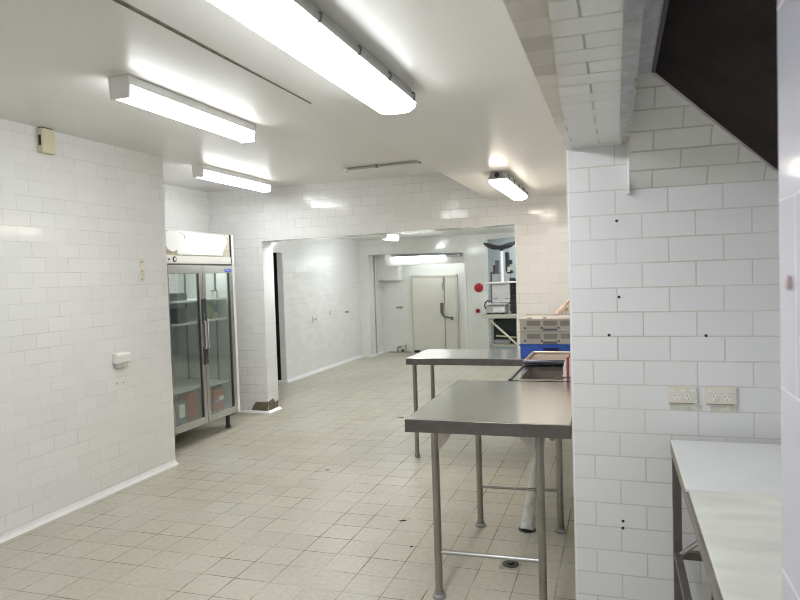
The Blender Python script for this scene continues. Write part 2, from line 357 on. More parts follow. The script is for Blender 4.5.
def vapour(label, x, y0, y1, zc, em, w=.2, clips=5, gland=False):
    t = thing('weatherproof_ceiling_light', label, 'ceiling light', (x, (y0+y1)/2, zc)); t['kind'] = 'thing'
    def ring(inset, z, wd):
        # rounded-end rectangle
        hw = wd/2; c = hw*.62; pts = []
        for sx, sy, a0 in ((1, 1, 0), (-1, 1, 90), (-1, -1, 180), (1, -1, 270)):
            cx = x+sx*(hw-c); cy = (y1-inset-c) if sy > 0 else (y0+inset+c)
            for k in range(5):
                a = math.radians(a0+k*22.5); pts.append((cx+c*math.cos(a), cy+c*math.sin(a), z))
        return pts
    def loft(rings):
        mb = MB(); vs = [[mb.bm.verts.new(p) for p in r] for r in rings]
        n = len(vs[0])
        for a, b in zip(vs, vs[1:]):
            for k in range(n): mb.bm.faces.new((a[k], a[(k+1) % n], b[(k+1) % n], b[k]))
        mb.bm.faces.new(vs[0][::-1]); mb.bm.faces.new(vs[-1]); return mb
    loft([ring(.012, zc-.001, w*.74), ring(.006, zc-.03, w*.86), ring(0, zc-.052, w), ring(0, zc-.060, w)]).build('housing', mat('light_housing_grey', (.47, .48, .46), rough=.5), t, True)
    loft([ring(.004, zc-.060, w*.96), ring(.008, zc-.076, w*.92), ring(.03, zc-.092, w*.76), ring(.06, zc-.100, w*.5)]).build('diffuser', em, t, True)
    for s in (1, -1):
        for k in range(clips):
            yk = y0+.09+(y1-y0-.18)*k/(clips-1); xe = x+s*w/2
            MB().tube([(xe-s*.03, yk+.05, zc-.012), (xe-s*.006, yk+.03, zc-.024), (xe+s*.005, yk+.004, zc-.042), (xe+s*.003, yk, zc-.060), (xe-s*.006, yk-.004, zc-.062)], .0035, 6).build('clip', DSTEEL, t)
    if gland:
        MB().lathe([(.020, 0), (.020, .004), (.012, .006)], (x, y0-.002, zc-.028), 14, 'Y').build('cable_entry', BLACK, t)
        for dx in (-.035, .035):
            MB().lathe([(.010, 0), (.010, .003)], (x+dx, y0+.045, zc-.097), 10, 'Z').build('screw', mat('screw_pink', (.55, .5, .5), rough=.4), t)
    return t
vapour('large glowing weatherproof light on the low ceiling, nearest and brightest of all', -.848, 1.30, 2.66, 2.36, LIGHTBIG, .172)
vapour('small warm weatherproof light with grey end on low ceiling by the back wall', -.845, 5.0, 6.28, 2.36, LIGHTWARM, .15, 5, True)
vapour('weatherproof light on the low ceiling behind the viewer', -.82, -1.7, -.4, 2.36, LIGHTBIG, .205)
# wall light over the coolroom door
t = thing('wall_light', 'long fluorescent light on the white bulkhead over the coolroom door', 'wall light', (-3.5, 12.33, 1.95))
MB().box(-4.20, -2.80, 12.25, 12.33, 1.957, 1.990, .004).build('body', mat('lamp_top_grey', (.25, .25, .27), rough=.5), t)
MB().tube([(-4.19, 12.27, 1.932), (-3.12, 12.27, 1.932)], .019, 12).build('tube', emit('alcove_tube', (.95, 1, 1), 5), t, True)
MB().box(-3.08, -2.80, 12.26, 12.33, 1.915, 1.955, .004).build('control_box', mat('control_box_grey', (.5, .5, .52), rough=.5), t)

t = thing('ceiling_light', 'added batten light on the alcove ceiling, hidden behind the white bulkhead', 'ceiling light', (-3.4, 12.62, 2.03)); t['kind'] = 'thing'  # concealed fill, added to light the coolroom door and alcove wall
MB().box(-3.95, -2.85, 12.58, 12.66, 1.99, 2.03, .004).build('tray', WHITE, t)
MB().box(-3.93, -2.87, 12.585, 12.655, 1.955, 1.99, .004).build('diffuser', emit('alcove_fill', (.93, .985, 1), 5), t)

# pipe with a round sprinkler head, hung under the high ceiling
t = thing('sprinkler_pipe', 'thin grey pipe with round white end under the ceiling by the back wall', 'pipe', (-2.06, 5.85, 2.64))
MB().tube([(-2.52, 6.135, 2.666), (-1.25, 6.00, 2.666)], .013, 10).build('pipe', mat('pipe_grey', (.42, .42, .41), rough=.4, metal=.4), t, True)
MB().lathe([(.012, -.034), (.030, -.024), (.034, 0), (.028, .02), (.012, .03)], (-2.54, 6.137, 2.648), 16, 'Z').build('head', IVORY, t, True)
for x in (-2.2, -1.75): MB().box(x-.01, x+.01, 6.085-.106*(x+2.2), 6.12-.106*(x+2.2), 2.652, 2.68).build('hanger', DSTEEL, t)

# ------------------------------------------------------------------ things on the left wall
t = thing('chime_box', 'cream plastic box high on the left wall right under the ceiling', 'wall box', (-3.716, 3.60, 2.50))
MB().box(-3.717, -3.668, 3.532, 3.640, 2.505, 2.672, .006).build('cover', CREAM, t)
MB().box(-3.70, -3.680, 3.5295, 3.533, 2.555, 2.625).build('slot', BLACK, t)
MB().box(-3.712, -3.675, 3.545, 3.63, 2.672, 2.679).build('top_vent', DSTEEL, t)
t = thing('switch_box', 'cream switch box on the left wall at the photo edge', 'switch', (-3.716, 3.17, 1.96))
MB().box(-3.716, -3.69, 3.07, 3.195, 1.97, 2.13, .006).build('plate', CREAM, t)
MB().box(-3.69, -3.684, 3.16, 3.18, 2.03, 2.06).build('rocker', BLACK, t)
t = thing('soap_holder', 'small white holder on the left wall, beside the fridge corner', 'holder', (-3.716, 4.21, .95))
MB().box(-3.717, -3.705, 4.135, 4.27, .99, 1.062, .004).build('back_plate', IVORY, t)
MB().prism([(-3.705, 4.13, .985), (-3.672, 4.13, .980), (-3.660, 4.13, .992), (-3.660, 4.13, 1.045), (-3.672, 4.13, 1.058), (-3.705, 4.13, 1.060)], (0, .145, 0)).build('cover', IVORY, t)
MB().box(-3.705, -3.675, 4.145, 4.26, .945, .980, .004).build('nozzle_block', mat('holder_beige', (.60, .58, .53), rough=.5), t)
t = tag(MB().box(-3.718, -3.7145, 4.49, 4.545, 1.61, 1.80, .0005).build('screw_patch', mat('yellowed_patch', (.74, .71, .60), rough=.5, noise=.15)), 'yellowed patch with three screw holes on left wall near its end', 'wall patch')
for y, z in ((4.52, 1.775), (4.516, 1.70), (4.512, 1.63)): MB().lathe([(.007, 0), (.006, .002)], (-3.7145, y, z), 8, 'X').build('screw', DSTEEL, t)
t = tag(MB().box(-3.718, -3.7145, 4.14, 4.27, .80, .84, .0005).build('screw_mark', mat('screw_mark_white', (.78, .78, .75), rough=.5)), 'pale strip with two brown screw marks under the soap holder', 'wall patch')
for y in (4.17, 4.24): MB().lathe([(.006, 0), (.005, .002)], (-3.7145, y, .822), 8, 'X').build('screw', BROWN, t)
# far left wall bits
t = thing('paper_hook', 'white knob-like holder on the far room left wall, nearest of three', 'holder', (-4.855, 10.06, .88))
MB().box(-4.857, -4.84, 10.03, 10.12, .87, .96, .004).build('back_plate', IVORY, t)
MB().lathe([(.012, .0), (.012, .05), (.03, .055), (.03, .075)], (-4.84, 10.06, .91), 12, 'X').build('knob', IVORY, t, True)
t = thing('light_switch', 'yellowed switch plate on far room left wall, middle of three', 'switch', (-4.855, 10.76, .93))
MB().box(-4.855, -4.842, 10.71, 10.81, .925, 1.0, .004).build('plate', CREAM, t); MB().box(-4.842, -4.836, 10.745, 10.775, .95, .975).build('rocker', IVORY, t)
t = thing('wall_bracket', 'small grey bracket on far room left wall, farthest of three', 'bracket', (-4.855, 11.5, .92))
MB().box(-4.855, -4.845, 11.44, 11.56, .92, .955).build('plate', GREY, t); MB().box(-4.845, -4.80, 11.48, 11.52, .925, .945).build('arm', GREY, t)
tag(MB().tube([(-4.64, 12.50, 0), (-4.635, 12.50, 2.0)], .013, 8).build('conduit', mat('conduit_brown', (.45, .42, .34), rough=.6), None, True), 'thin brownish conduit running up the white alcove side wall', 'pipe')
t = thing('wall_socket', 'small grey outlet on the alcove wall left of the coolroom door', 'socket', (-4.27, 12.95, .88))
MB().box(-4.34, -4.20, 12.935, 12.95, .90, .96, .004).build('plate', mat('outlet_grey', (.55, .55, .53), rough=.5), t); MB().box(-4.33, -4.28, 12.93, 12.936, .915, .945).box(-4.26, -4.21, 12.93, 12.936, .915, .945).build('outlet', GREY, t)
t = thing('pipe_stub', 'low brass pipe stubs on the alcove floor left of the coolroom door', 'pipe', (-4.2, 12.88, 0))
PB = mat('old_brass', (.45, .40, .28), rough=.5, metal=.5, noise=.3)
MB().tube([(-4.32, 12.88, 0), (-4.32, 12.88, .10), (-4.27, 12.88, .13), (-4.22, 12.88, .12)], .016, 8).tube([(-4.14, 12.88, 0), (-4.14, 12.88, .16)], .014, 8).build('stub', PB, t, True)
MB().box(-4.50, -4.05, 12.86, 12.91, .0, .022).build('base_pipe', GREY, t); MB().box(-4.235, -4.185, 12.85, 12.91, .02, .07, .008).build('valve', DSTEEL, t)

# red fire fittings on the far wall
t = thing('alarm_bell', 'round red alarm bell on the far wall right of the alcove', 'bell', (-2.47, 12.2, 1.24))
MB().lathe([(.084, .003), (.084, -.02), (.07, -.045), (.03, -.055)], (-2.455, 12.2, 1.315), 24, 'Y').build('gong', RED, t, True)
MB().lathe([(.02, -.05), (.018, -.066)], (-2.455, 12.2, 1.315), 12, 'Y').build('boss', mat('bell_boss', (.32, .03, .03), rough=.5), t)
t = thing('call_point', 'small dark red square call point under the round bell', 'alarm', (-2.48, 12.2, .84))
MB().box(-2.515, -2.445, 12.175, 12.203, .847, .917, .004).build('case', mat('dark_red', (.33, .01, .03), rough=.4), t); MB().box(-2.50, -2.46, 12.172, 12.176, .862, .902).build('glass', mat('callpoint_glass', (.2, .02, .03), rough=.2), t)

# ------------------------------------------------------------------ power points
def power_point(label, x0, x1, z0, z1, three):
    t = thing('power_point', label, 'power point', ((x0+x1)/2, 2.93, z0))
    cx = (x0+x1)/2; w = x1-x0
    MB().box(x0, x1, 2.918, 2.93, z0, z1, .003).build('plate', SOCK, t)
    MB().box(x0+.006, x1-.012, 2.922, 2.93, z0-.005, z0+.001).build('mounting_edge', mat('socket_back_dark', (.42, .38, .26), rough=.7), t)
    for dx in ((-.040, 0, .041) if three else (-.042, .042)):
        zz = z1-.016 if dx else z1-.019
        MB().box(cx+dx-.0095, cx+dx+.0095, 2.9125, 2.919, zz-.0075, zz+.0075, .002).build('rocker_switch', IVORY, t)
    for dx in (-.021, .023):
        o = MB().lathe([(.0148, 0), (.0148, -.002), (.0135, -.0032)], (cx+dx, 2.918, z0+.026), 20, 'Y').build('outlet', IVORY, t)
        s = MB()
        for ang, r in ((PI/2+PI/2+PI, .0), ):
            pass
        for px, pz, a in ((-.0062, .0045, .5), (.0062, .0045, -.5), (0, -.0068, 0)):
            M = Matrix.Translation((cx+dx+px, 2.9146, z0+.026+pz)) @ Matrix.Rotation(a, 4, 'Y')
            s.box(-.0011, .0011, -.0007, .0007, -.0038, .0038, 0, M)
        s.build('pin_slot', DSTEEL, o)
    return t
power_point('left double power point with three small switches on the tiled wall', .192, .304, 1.038, 1.106, True)
power_point('right double power point with two switches above the white bench', .333, .450, 1.037, 1.107, False)

# ------------------------------------------------------------------ steel work tables
def flanged_leg(x, y, z1, r, parent, rf=.034):
    o = MB().tube([(x, y, .02), (x, y, z1)], r, 16).build('leg', TUBE, parent, True)
    MB().lathe([(rf, 0), (rf, .012), (r*1.25, .020), (r*1.25, .034)], (x, y, 0), 18).build('foot', mat('foot_grey', (.3, .3, .3), rough=.5, metal=.4), o, True)
    return o
t = thing('steel_table', 'long stainless steel table nearest the viewer, against the tiled pillar', 'table', (-.6, 3.6, 0))
R = Matrix.Translation((-.6, 3.62, 0)) @ Matrix.Rotation(math.radians(.6), 4, 'Z')
MB().box(-.394, .384, -.59, .585, .858, .90, .004, R).build('table_top', STEEL, t)
m = MB()
m.box(-.396, .386, -.594, -.588, .838, .898, 0, R).box(-.396, -.390, -.594, .587, .838, .898, 0, R).box(.380, .386, -.594, .587, .838, .898, 0, R).box(-.396, .386, .581, .587, .838, .898, 0, R)
m.build('edge_band', STEEL2, t)
for x, y in ((-.863, 3.10), (-.356, 3.10), (-.845, 4.055), (-.352, 4.07)): flanged_leg(x, y, .86, .0195, t)
for x, s in ((-.863, 1), (-.362, -1)):
    MB().prism([(x+s*.017, 3.092, .845), (x+s*.095, 3.092, .845), (x+s*.085, 3.092, .815), (x+s*.021, 3.092, .735), (x+s*.017, 3.092, .735)], (0, .008, 0)).build('gusset', mat('gusset_steel', (.50, .46, .45), rough=.5, metal=.6, noise=.15), t)
MB().tube([(-.863, 3.10, .228), (-.362, 3.10, .235)], .0105, 10).build('front_rail', mat('polished_rail', (.42, .42, .42), rough=.35, metal=.9), t, True)
MB().tube([(-.845, 4.055, .252), (-.352, 4.07, .256)], .009, 10).build('back_rail', TUBE, t, True)

t = thing('steel_table', 'smaller stainless steel table behind, standing out past the near table', 'table', (-.9, 5.8, 0))
MB().box(-1.745, .02, 5.425, 6.09, .845, .88, .006).build('table_top', STEEL, t)
MB().box(-1.748, .02, 5.421, 5.428, .822, .877, .002).box(-1.748, -1.741, 5.421, 6.093, .822, .877, .002).box(-1.748, .02, 6.086, 6.093, .822, .877, .002).build('edge_band', STEEL2, t)
for x, y in ((-1.690, 5.485), (-1.685, 6.04), (-.12, 5.485), (-.12, 6.04)): flanged_leg(x, y, .85, .019, t, .024)

# ------------------------------------------------------------------ sink
t = thing('sink_bench', 'stainless steel sink bench between the two steel tables', 'sink', (-.32, 4.8, 0))
x0, x1, y0, y1 = -.665, .03, 4.235, 5.40
bx0, bx1, by0, by1 = -.612, -.335, 4.30, 4.86
m = MB(); m.box(x0, bx0, y0, y1, .872, .90).box(bx1, x1, y0, y1, .872, .90).box(bx0, bx1, y0, by0, .872, .90).box(bx0, bx1, by1, y1, .872, .90)
m.build('deck', STEEL, t)
MB().tube([(x0, y0, .898), (x0, y1, .898)], .011, 10).build('rolled_edge', mat('dark_roll', (.10, .10, .12), rough=.3, metal=.8), t, True)
MB().box(bx0-.004, bx0, by0, by1, .60, .872).box(bx1, bx1+.004, by0, by1, .60, .872).box(bx0, bx1, by0-.004, by0, .60, .872).box(bx0, bx1, by1, by1+.004, .60, .872).box(bx0, bx1, by0, by1, .596, .60).build('basin', mat('basin_steel', (.45, .42, .38), rough=.35, metal=.8, noise=.1), t)
MB().lathe([(.03, .60), (.03, .604), (.02, .605)], (-.47, 4.55, 0), 16).build('plug_hole', BLACK, t)
for x, y in ((-.395, 4.55), (-.46, 5.30), (-.03, 4.45), (-.03, 5.32)): flanged_leg(x, y, .872, .017, t, .024)
t = thing('draining_tray', 'raised-rim steel tray lying over the back half of the sink bench', 'tray', (-.4, 5.1, .90))
tx0, tx1, ty0, ty1 = -.655, -.06, 4.875, 5.41
MB().box(tx0, tx1, ty0, ty1, .912, .918).build('tray_base', mat('tray_steel', (.55, .49, .44), rough=.4, metal=.7, noise=.1), t)
MB().tube([(tx0, ty0, .938), (tx0, ty1, .938)], .010, 10).tube([(tx0, ty1, .938), (tx1, ty1, .938)], .010, 10).box(tx0-.003, tx0+.003, ty0, ty1, .912, .938).box(tx0, tx1, ty1-.003, ty1+.003, .912, .938).build('rim', mat('tray_rim', (.58, .52, .44), rough=.4, metal=.7), t, True)
MB().tube([(tx0, ty0, .932), (tx1, ty0, .932)], .017, 12).box(tx0, tx1, ty0-.002, ty0+.004, .914, .932).build('front_lip', mat('dark_lip', (.10, .10, .14), rough=.25, metal=.8), t, True)
# tea towel
def towel():
    from mathutils import noise
    mb = MB(); NX, NY = 14, 22; g = []
    for j in range(NY):
        row = []
        for i in range(NX):
            u = i/(NX-1); v = j/(NY-1)
            x = -.352+.20*u; y = 4.40+.44*v
            h = .975+.075*math.sin(PI*v)+.035*math.sin(u*13+v*4)*(.4+.6*math.sin(PI*v))+.03*noise.noise(Vector((u*5, v*6, 1)))
            edge = min(1, 5*min(u, 1-u, v, 1-v))
            z = .907+(h-.907)*edge
            row.append(mb.bm.verts.new((x+.012*math.sin(v*17), y+.02*noise.noise(Vector((u*4, v*4, 9))), z)))
        g.append(row)
    for a, b in zip(g, g[1:]):
        for i in range(NX-1): mb.bm.faces.new((a[i], a[i+1], b[i+1], b[i]))
    ret = bmesh.ops.extrude_face_region(mb.bm, geom=list(mb.bm.faces))
    for v in [e for e in ret['geom'] if isinstance(e, bmesh.types.BMVert)]: v.co.z -= .004
    return mb
TW = bpy.data.materials.new('striped_cloth'); TW.use_nodes = True
nt = TW.node_tree; b = nt.nodes['Principled BSDF']; b.inputs['Roughness'].default_value = .9
g = nt.nodes.new('ShaderNodeNewGeometry'); w = nt.nodes.new('ShaderNodeTexWave'); w.inputs['Scale'].default_value = 7; w.inputs['Distortion'].default_value = 3.5
w.inputs['Detail'].default_value = 1
nt.links.new(g.outputs['Position'], w.inputs['Vector']); r = nt.nodes.new('ShaderNodeValToRGB')
r.color_ramp.elements[0].color = (.30, .06, .07, 1); r.color_ramp.elements[1].color = (.70, .66, .64, 1); r.color_ramp.elements[0].position = .25; r.color_ramp.elements[1].position = .45
nt.links.new(w.outputs['Fac'], r.inputs['Fac']); nt.links.new(r.outputs['Color'], b.inputs['Base Color']); MATS['striped_cloth'] = TW
tag(towel().build('tea_towel', TW, None, True), 'crumpled red and white striped tea towel beside the sink basin', 'towel')
# lagged drain pipe, elbow
t = thing('drain_pipe', 'fat white wrapped drain pipe leaning up from floor to sink', 'pipe', (-.555, 4.06, 0))
pts = [(-.555, 4.06, 0), (-.545, 4.11, .10), (-.53, 4.17, .22), (-.505, 4.25, .36), (-.487, 4.29, .48), (-.475, 4.36, .56)]
MB().tube(pts, [.043, .038, .035, .032, .028, .026], 14).build('wrapped_pipe', LAG, t, True)
MB().tube([(-.475, 4.36, .55), (-.46, 4.42, .56), (-.445, 4.46, .53), (-.43, 4.48, .48), (-.44, 4.49, .52), (-.455, 4.50, .565)], .024, 12).build('trap', GREY, t, True)
MB().lathe([(.054, 0), (.054, .004), (.046, .006)], (-.555, 4.06, 0), 18).build('floor_ring', BLACK, t)
# floor drain
t = thing('floor_drain', 'small square floor drain with dark grate under the near table', 'drain', (-.578, 3.545, 0))
MB().box(-.635, -.521, 3.485, 3.605, .0, .003).build('surround', mat('drain_surround', (.36, .34, .29), rough=.6, noise=.3), t)
MB().lathe([(.045, .003), (.045, .007), (.036, .008)], (-.578, 3.545, 0), 20).lathe([(.02, .008), (.018, .018)], (-.578, 3.545, 0), 12).build('grate', BLACK, t)

# bits of litter on the floor
LEAF = mat('litter_brown', (.07, .055, .04), rough=.9)
for lab, x, y, a, b_, rz in (('small dark scrap on the floor left of the near table leg', -1.35, 4.02, .024, .010, .3), ('tiny dark speck on the floor nearest the near table front leg', -1.175, 3.64, .010, .008, 0),
        ('small dark scraps on the floor between the fridge and the near table', -2.335, 6.98, .035, .016, .1), ('tiny dark scrap on the floor in front of the fridge', -2.31, 4.95, .014, .008, .6)):
    M4 = Matrix.Translation((x, y, .003)) @ Matrix.Rotation(rz, 4, 'Z')
    q = MB(); q.blob((0, 0, 0), 1, 2, .5, 8, x, (a, b_, .003)); bmesh.ops.transform(q.bm, matrix=M4, verts=q.bm.verts)
    tag(q.build('floor_scrap', LEAF), lab, 'litter', 'scraps on the tiled floor')

# ------------------------------------------------------------------ crates
def crate(label, z0, m, mr, lid=False):
    X0, X1, Y0, Y1, H = -.778, -.278, 5.545, 5.945, .107
    t = thing('plastic_crate', label, 'crate', ((X0+X1)/2, (Y0+Y1)/2, z0), 'crates stacked on the far steel table')
    w = MB(); th = .010
    w.box(X0, X1, Y0, Y0+th, z0+.001, z0+H-.001, .002).box(X0, X1, Y1-th, Y1, z0+.001, z0+H-.001, .002).box(X0, X0+th, Y0+th, Y1-th, z0+.001, z0+H-.001).box(X1-th, X1, Y0+th, Y1-th, z0+.001, z0+H-.001).box(X0+th, X1-th, Y0+th, Y1-th, z0+.001, z0+.010)
    if lid: w.box(X0+th, X1-th, Y0+th, Y1-th, z0+H-.012, z0+H-.004)
    w.build('tray', m, t)
    MB().box(X0-.008, X1+.004, Y0-.010, Y1+.008, z0+H-.011, z0+H-.001, .002).build('lip', m, t) if not lid else MB().box(X0-.006, X1+.004, Y0-.008, Y0, z0+H-.016, z0+H-.001, .002).build('lip', m, t)
    if m is not BLUE:
        for k in range(3):
            a = X0+.058+k*.137
            f = MB(); f.box(a-.008, a, Y0-.008, Y0, z0+.040, z0+.094).box(a+.112, a+.120, Y0-.008, Y0, z0+.040, z0+.094).box(a, a+.112, Y0-.008, Y0, z0+.088, z0+.094).box(a, a+.112, Y0-.008, Y0, z0+.040, z0+.045)
            f.build('panel_rib', m, t)
            gm = MB(); gm.box(a, a+.112, Y0-.0015, Y0, z0+.045, z0+.088)
            for q in range(1, 5): gm.box(a+q*.0225-.002, a+q*.0225+.002, Y0-.004, Y0, z0+.045, z0+.088)
            gm.build('panel_grid', mr, t)
        for k in range(4): MB().box(X0+.034+k*.137, X0+.052+k*.137, Y0-.003, Y0, z0+.022, z0+.033, .001).build('peg_hole', BLACK, t)
    MB().box(X0+.19, X0+.305, Y0-.004, Y0, z0+.006, z0+.022, .001).build('hand_slot', mat('slot_dark', (.09, .09, .11), rough=.8), t) if m is not BLUE else MB().box(X0+.19, X0+.315, Y0-.012, Y0, z0+.055, z0+.078, .001).build('hand_slot', mat('slot_navy', (.02, .03, .12), rough=.8), t)
    return t
crate('blue plastic crate at the bottom of the stack on the far table', .881, BLUE, BLUE)
crate('grey plastic crate between the blue crate and the top crate', .989, CRATE, CRATED)
tc = crate('grey plastic crate on top of the stack, under the crumpled bag', 1.097, CRATE, CRATED, True)
for x, w in ((-.70, .045), (-.575, .03)): MB().box(x-w/2, x+w/2, 5.56, 5.59, 1.199, 1.212, .003).build('lug', mat('lug_brown', (.42, .34, .24), rough=.7), tc)
MB().box(-.778, -.28, 5.946, 5.956, 1.19, 1.212).build('back_lip', CRATE, tc)
t = thing('plastic_bag', 'crumpled cream bag with an orange strap on the top crate', 'bag', (-.40, 5.75, 1.20))
BAG = mat('cream_bag', (.78, .70, .58), rough=.5, noise=.15, nscale=12)
m = MB(); m.blob((-.345, 5.75, 1.285), .07, 3, .35, 9, 3, (1.25, 1.0, .9)); m.blob((-.335, 5.76, 1.315), .05, 3, .5, 9, 5, (1.0, .8, 1.15)); m.build('body', BAG, t, True)
m = MB(); m.tube([(-.475, 5.70, 1.228), (-.465, 5.70, 1.245), (-.435, 5.70, 1.275), (-.40, 5.70, 1.32), (-.365, 5.705, 1.355)], [.018, .026, .020, .016, .006], 10); m.build('strap', mat('orange_strap', (.70, .54, .43), rough=.6, noise=.2), t, True)
MB().tube([(-.42, 5.692, 1.225), (-.385, 5.69, 1.30), (-.36, 5.70, 1.34)], .004, 6).build('tie', mat('brown_tie', (.40, .22, .12), rough=.7), t)

# ------------------------------------------------------------------ white bench at right
t = thing('prep_bench', 'dark steel bench frame at right holding two white boards', 'bench', (.52, 2.05, 0))
bX0, bX1, bY0, bY1 = .195, .90, 1.24, 2.86
MB().box(bX0, bX0+.028, bY0, bY1, .845, .885, .002).box(bX1-.028, bX1, bY0, bY1, .845, .885).box(bX0+.028, bX1-.028, bY0, bY0+.028, .845, .885).box(bX0+.028, bX1-.028, bY1-.028, bY1, .845, .885).build('top_frame', mat('bench_edge_steel', (.24, .225, .20), rough=.45, metal=.6, noise=.15), t)
for x, y in ((.197, 2.80), (.86, 2.80), (.197, 1.28), (.86, 1.28)): MB().box(x, x+.032, y, y+.032, 0, .845, .002).build('leg', DSTEEL, t)
MB().box(.335, .375, 2.80, 2.832, 0, .45, .002).build('middle_leg', DSTEEL, t)
MB().box(.229, .86, 2.803, 2.828, .43, .462, .002).build('back_rail', DSTEEL, t)
MB().box(.199, .226, 1.31, 2.80, .435, .460, .002).build('side_rail', DSTEEL, t)
MB().tube([(.222, 2.79, .455), (.50, 2.79, .70), (.66, 2.79, .84)], .010, 8).build('brace', TUBE, t)
t = tag(MB().box(.195, .90, 2.235, 2.868, .886, .896, .002).build('bench_board', BOARD), 'clean white board on the right bench, back half by the power points', 'board')
MB().box(.1935, .1955, 2.24, 2.86, .888, .894).build('brown_edge', mat('board_edge_brown', (.40, .33, .18), rough=.7), t)
tag(MB().box(.203, .90, 1.245, 2.232, .886, .897, .002).build('cutting_board', BOARDC), 'stained cream-white cutting board on the front half of the right bench', 'board')

# ------------------------------------------------------------------ range hood filter bank
t = thing('range_hood', 'dark brown mesh hood filters sloping above the right bench', 'range hood', (.5, 2.0, 2.0))
ax, az, bx_, bz = .140, 2.292, .66, 1.905
def hood_y(z): return 2.93-(z-1.925)*(.43/.435)-.006
up = Vector((bz-az, 0, ax-bx_)).normalized(); up = -up if up.z < 0 else up
P = [(ax, 1.22, az), (bx_, 1.22, bz), (bx_, hood_y(bz)-.02, bz), (ax, hood_y(az)-.02, az)]
MB().prism(P, up*.03).build('filter_mesh', FILTER, t)
Pe = [(ax-.008, hood_y(az)-.020, az-.004), (bx_, hood_y(bz)-.020, bz-.010), (bx_, hood_y(bz)-.004, bz-.010), (ax-.008, hood_y(az)-.004, az-.004)]
MB().prism(Pe, up*.03).build('end_rim', RIM, t)
MB().prism([(ax-.010, 1.22, az), (ax, 1.22, az-.006), (ax, hood_y(az)-.018, az-.006), (ax-.010, hood_y(az)-.018, az)], up*.03).build('side_rim', mat('filter_side_rim', (.12, .11, .12), rough=.5), t)
sbox('trim_10', PLASTER, .058, .145, .3, 2.60, 2.296, 2.36)

# ------------------------------------------------------------------ glass-door fridge
FX, FB = -3.985, -4.66
t = fr = thing('display_fridge', 'tall two-door glass display fridge standing in the left recess', 'fridge', (-4.3, 5.70, 0))
fy0, fy1, fz0, fz1 = 5.11, 6.275, .155, 2.09
m = MB(); m.box(FB, FX, fy0, fy0+.04, fz0, fz1).box(FB, FX, fy1-.04, fy1, fz0, fz1).box(FB, FX, fy0+.04, fy1-.04, fz1-.03, fz1).box(FB, FX, fy0+.04, fy1-.04, fz0, fz0+.05).box(FB, FX-.03, fy0+.04, fy1-.04, 1.75, 1.79)
m.build('cabinet', mat('fridge_side_steel', (.55, .55, .53), rough=.35, metal=.5), t)
MB().box(FB, FB+.02, fy0+.04, fy1-.04, fz0+.05, 1.75).box(FB+.02, FX-.04, fy0+.04, fy0+.046, fz0+.05, 1.75).box(FB+.02, FX-.04, fy1-.046, fy1-.04, fz0+.05, 1.75).box(FB+.02, FX-.04, fy0+.046, fy1-.046, fz0+.05, fz0+.056).build('liner', FRINT, t)
MB().box(FX, FX+.035, fy1-.034, fy1+.004, fz0, fz1, .003).build('side_strip', FRWHITE, t)
MB().box(FX, FX+.030, fy1-.050, fy1-.036, 1.78, fz1, .002).build('dark_strip', BLACK, t)
# top sign: yellowed backing, cracked white face with rounded corners
MB().box(FX, FX+.018, fy0, fy1-.052, 1.852, fz1-.002).build('sign_backing', YELLOWED, t)
def sign_face():
    pts = []
    Y0, Y1, Z0, Z1 = 5.14, 6.165, 1.862, 2.084
    pts += [(Y0+.10, Z0+.02), (Y0+.17, Z0+.045), (Y0+.175, Z0), (Y1-.10, Z0), (Y1-.085, Z0+.05)]
    for k in range(7): a = math.radians(-50+k*20); pts.append((Y1-.075+.07*math.cos(a), (Z0+Z1)/2+.045+.055*math.sin(a)*1.0))
    pts += [(Y1-.20, Z1-.004), (Y0+.20, Z1), (Y0+.05, Z1), (Y0, Z1-.03), (Y0, Z0+.09), (Y0+.03, Z0+.05)]
    mb = MB(); mb.prism([(FX+.019, y, z) for y, z in pts], (.012, 0, 0)); return mb
MB().box(FX+.0185, FX+.021, 5.60, 6.10, 2.068, 2.086).build('foil_strip', mat('foil', (.5, .5, .48), rough=.4, metal=.5, noise=.4, nscale=60), t)
sf = sign_face().build('sign_face', FRWHITE, t)
MB().tube([(FX+.033, 5.36, 2.075), (FX+.033, 5.42, 2.055), (FX+.033, 5.435, 2.01)], .004, 6).build('tear', YELLOWED, sf)
MB().box(FX, FX+.028, fy0, fy1-.036, 1.775, 1.850, .003).build('lock_panel', mat('lock_panel_cream', (.82, .81, .76), rough=.4), t)
MB().box(FX, FX+.030, fy0, fy1-.036, 1.758, 1.774, .002).build('gasket_strip', DSTEEL, t)
MB().lathe([(.026, 0), (.026, .005), (.020, .006)], (FX+.028, 5.265, 1.816), 18, 'X').build('lock_ring', BLACK, t)
MB().lathe([(.016, .006), (.014, .009)], (FX+.028, 5.265, 1.816), 14, 'X').build('lock_barrel', IVORY, t)
MB().lathe([(.010, 0), (.009, .004)], (FX+.028, 5.185, 1.814), 10, 'X').build('lock_button', BLACK, t)
ym = 5.692
FRAME = mat('door_frame_steel', (.50, .49, .46), rough=.25, metal=.9, noise=.08)
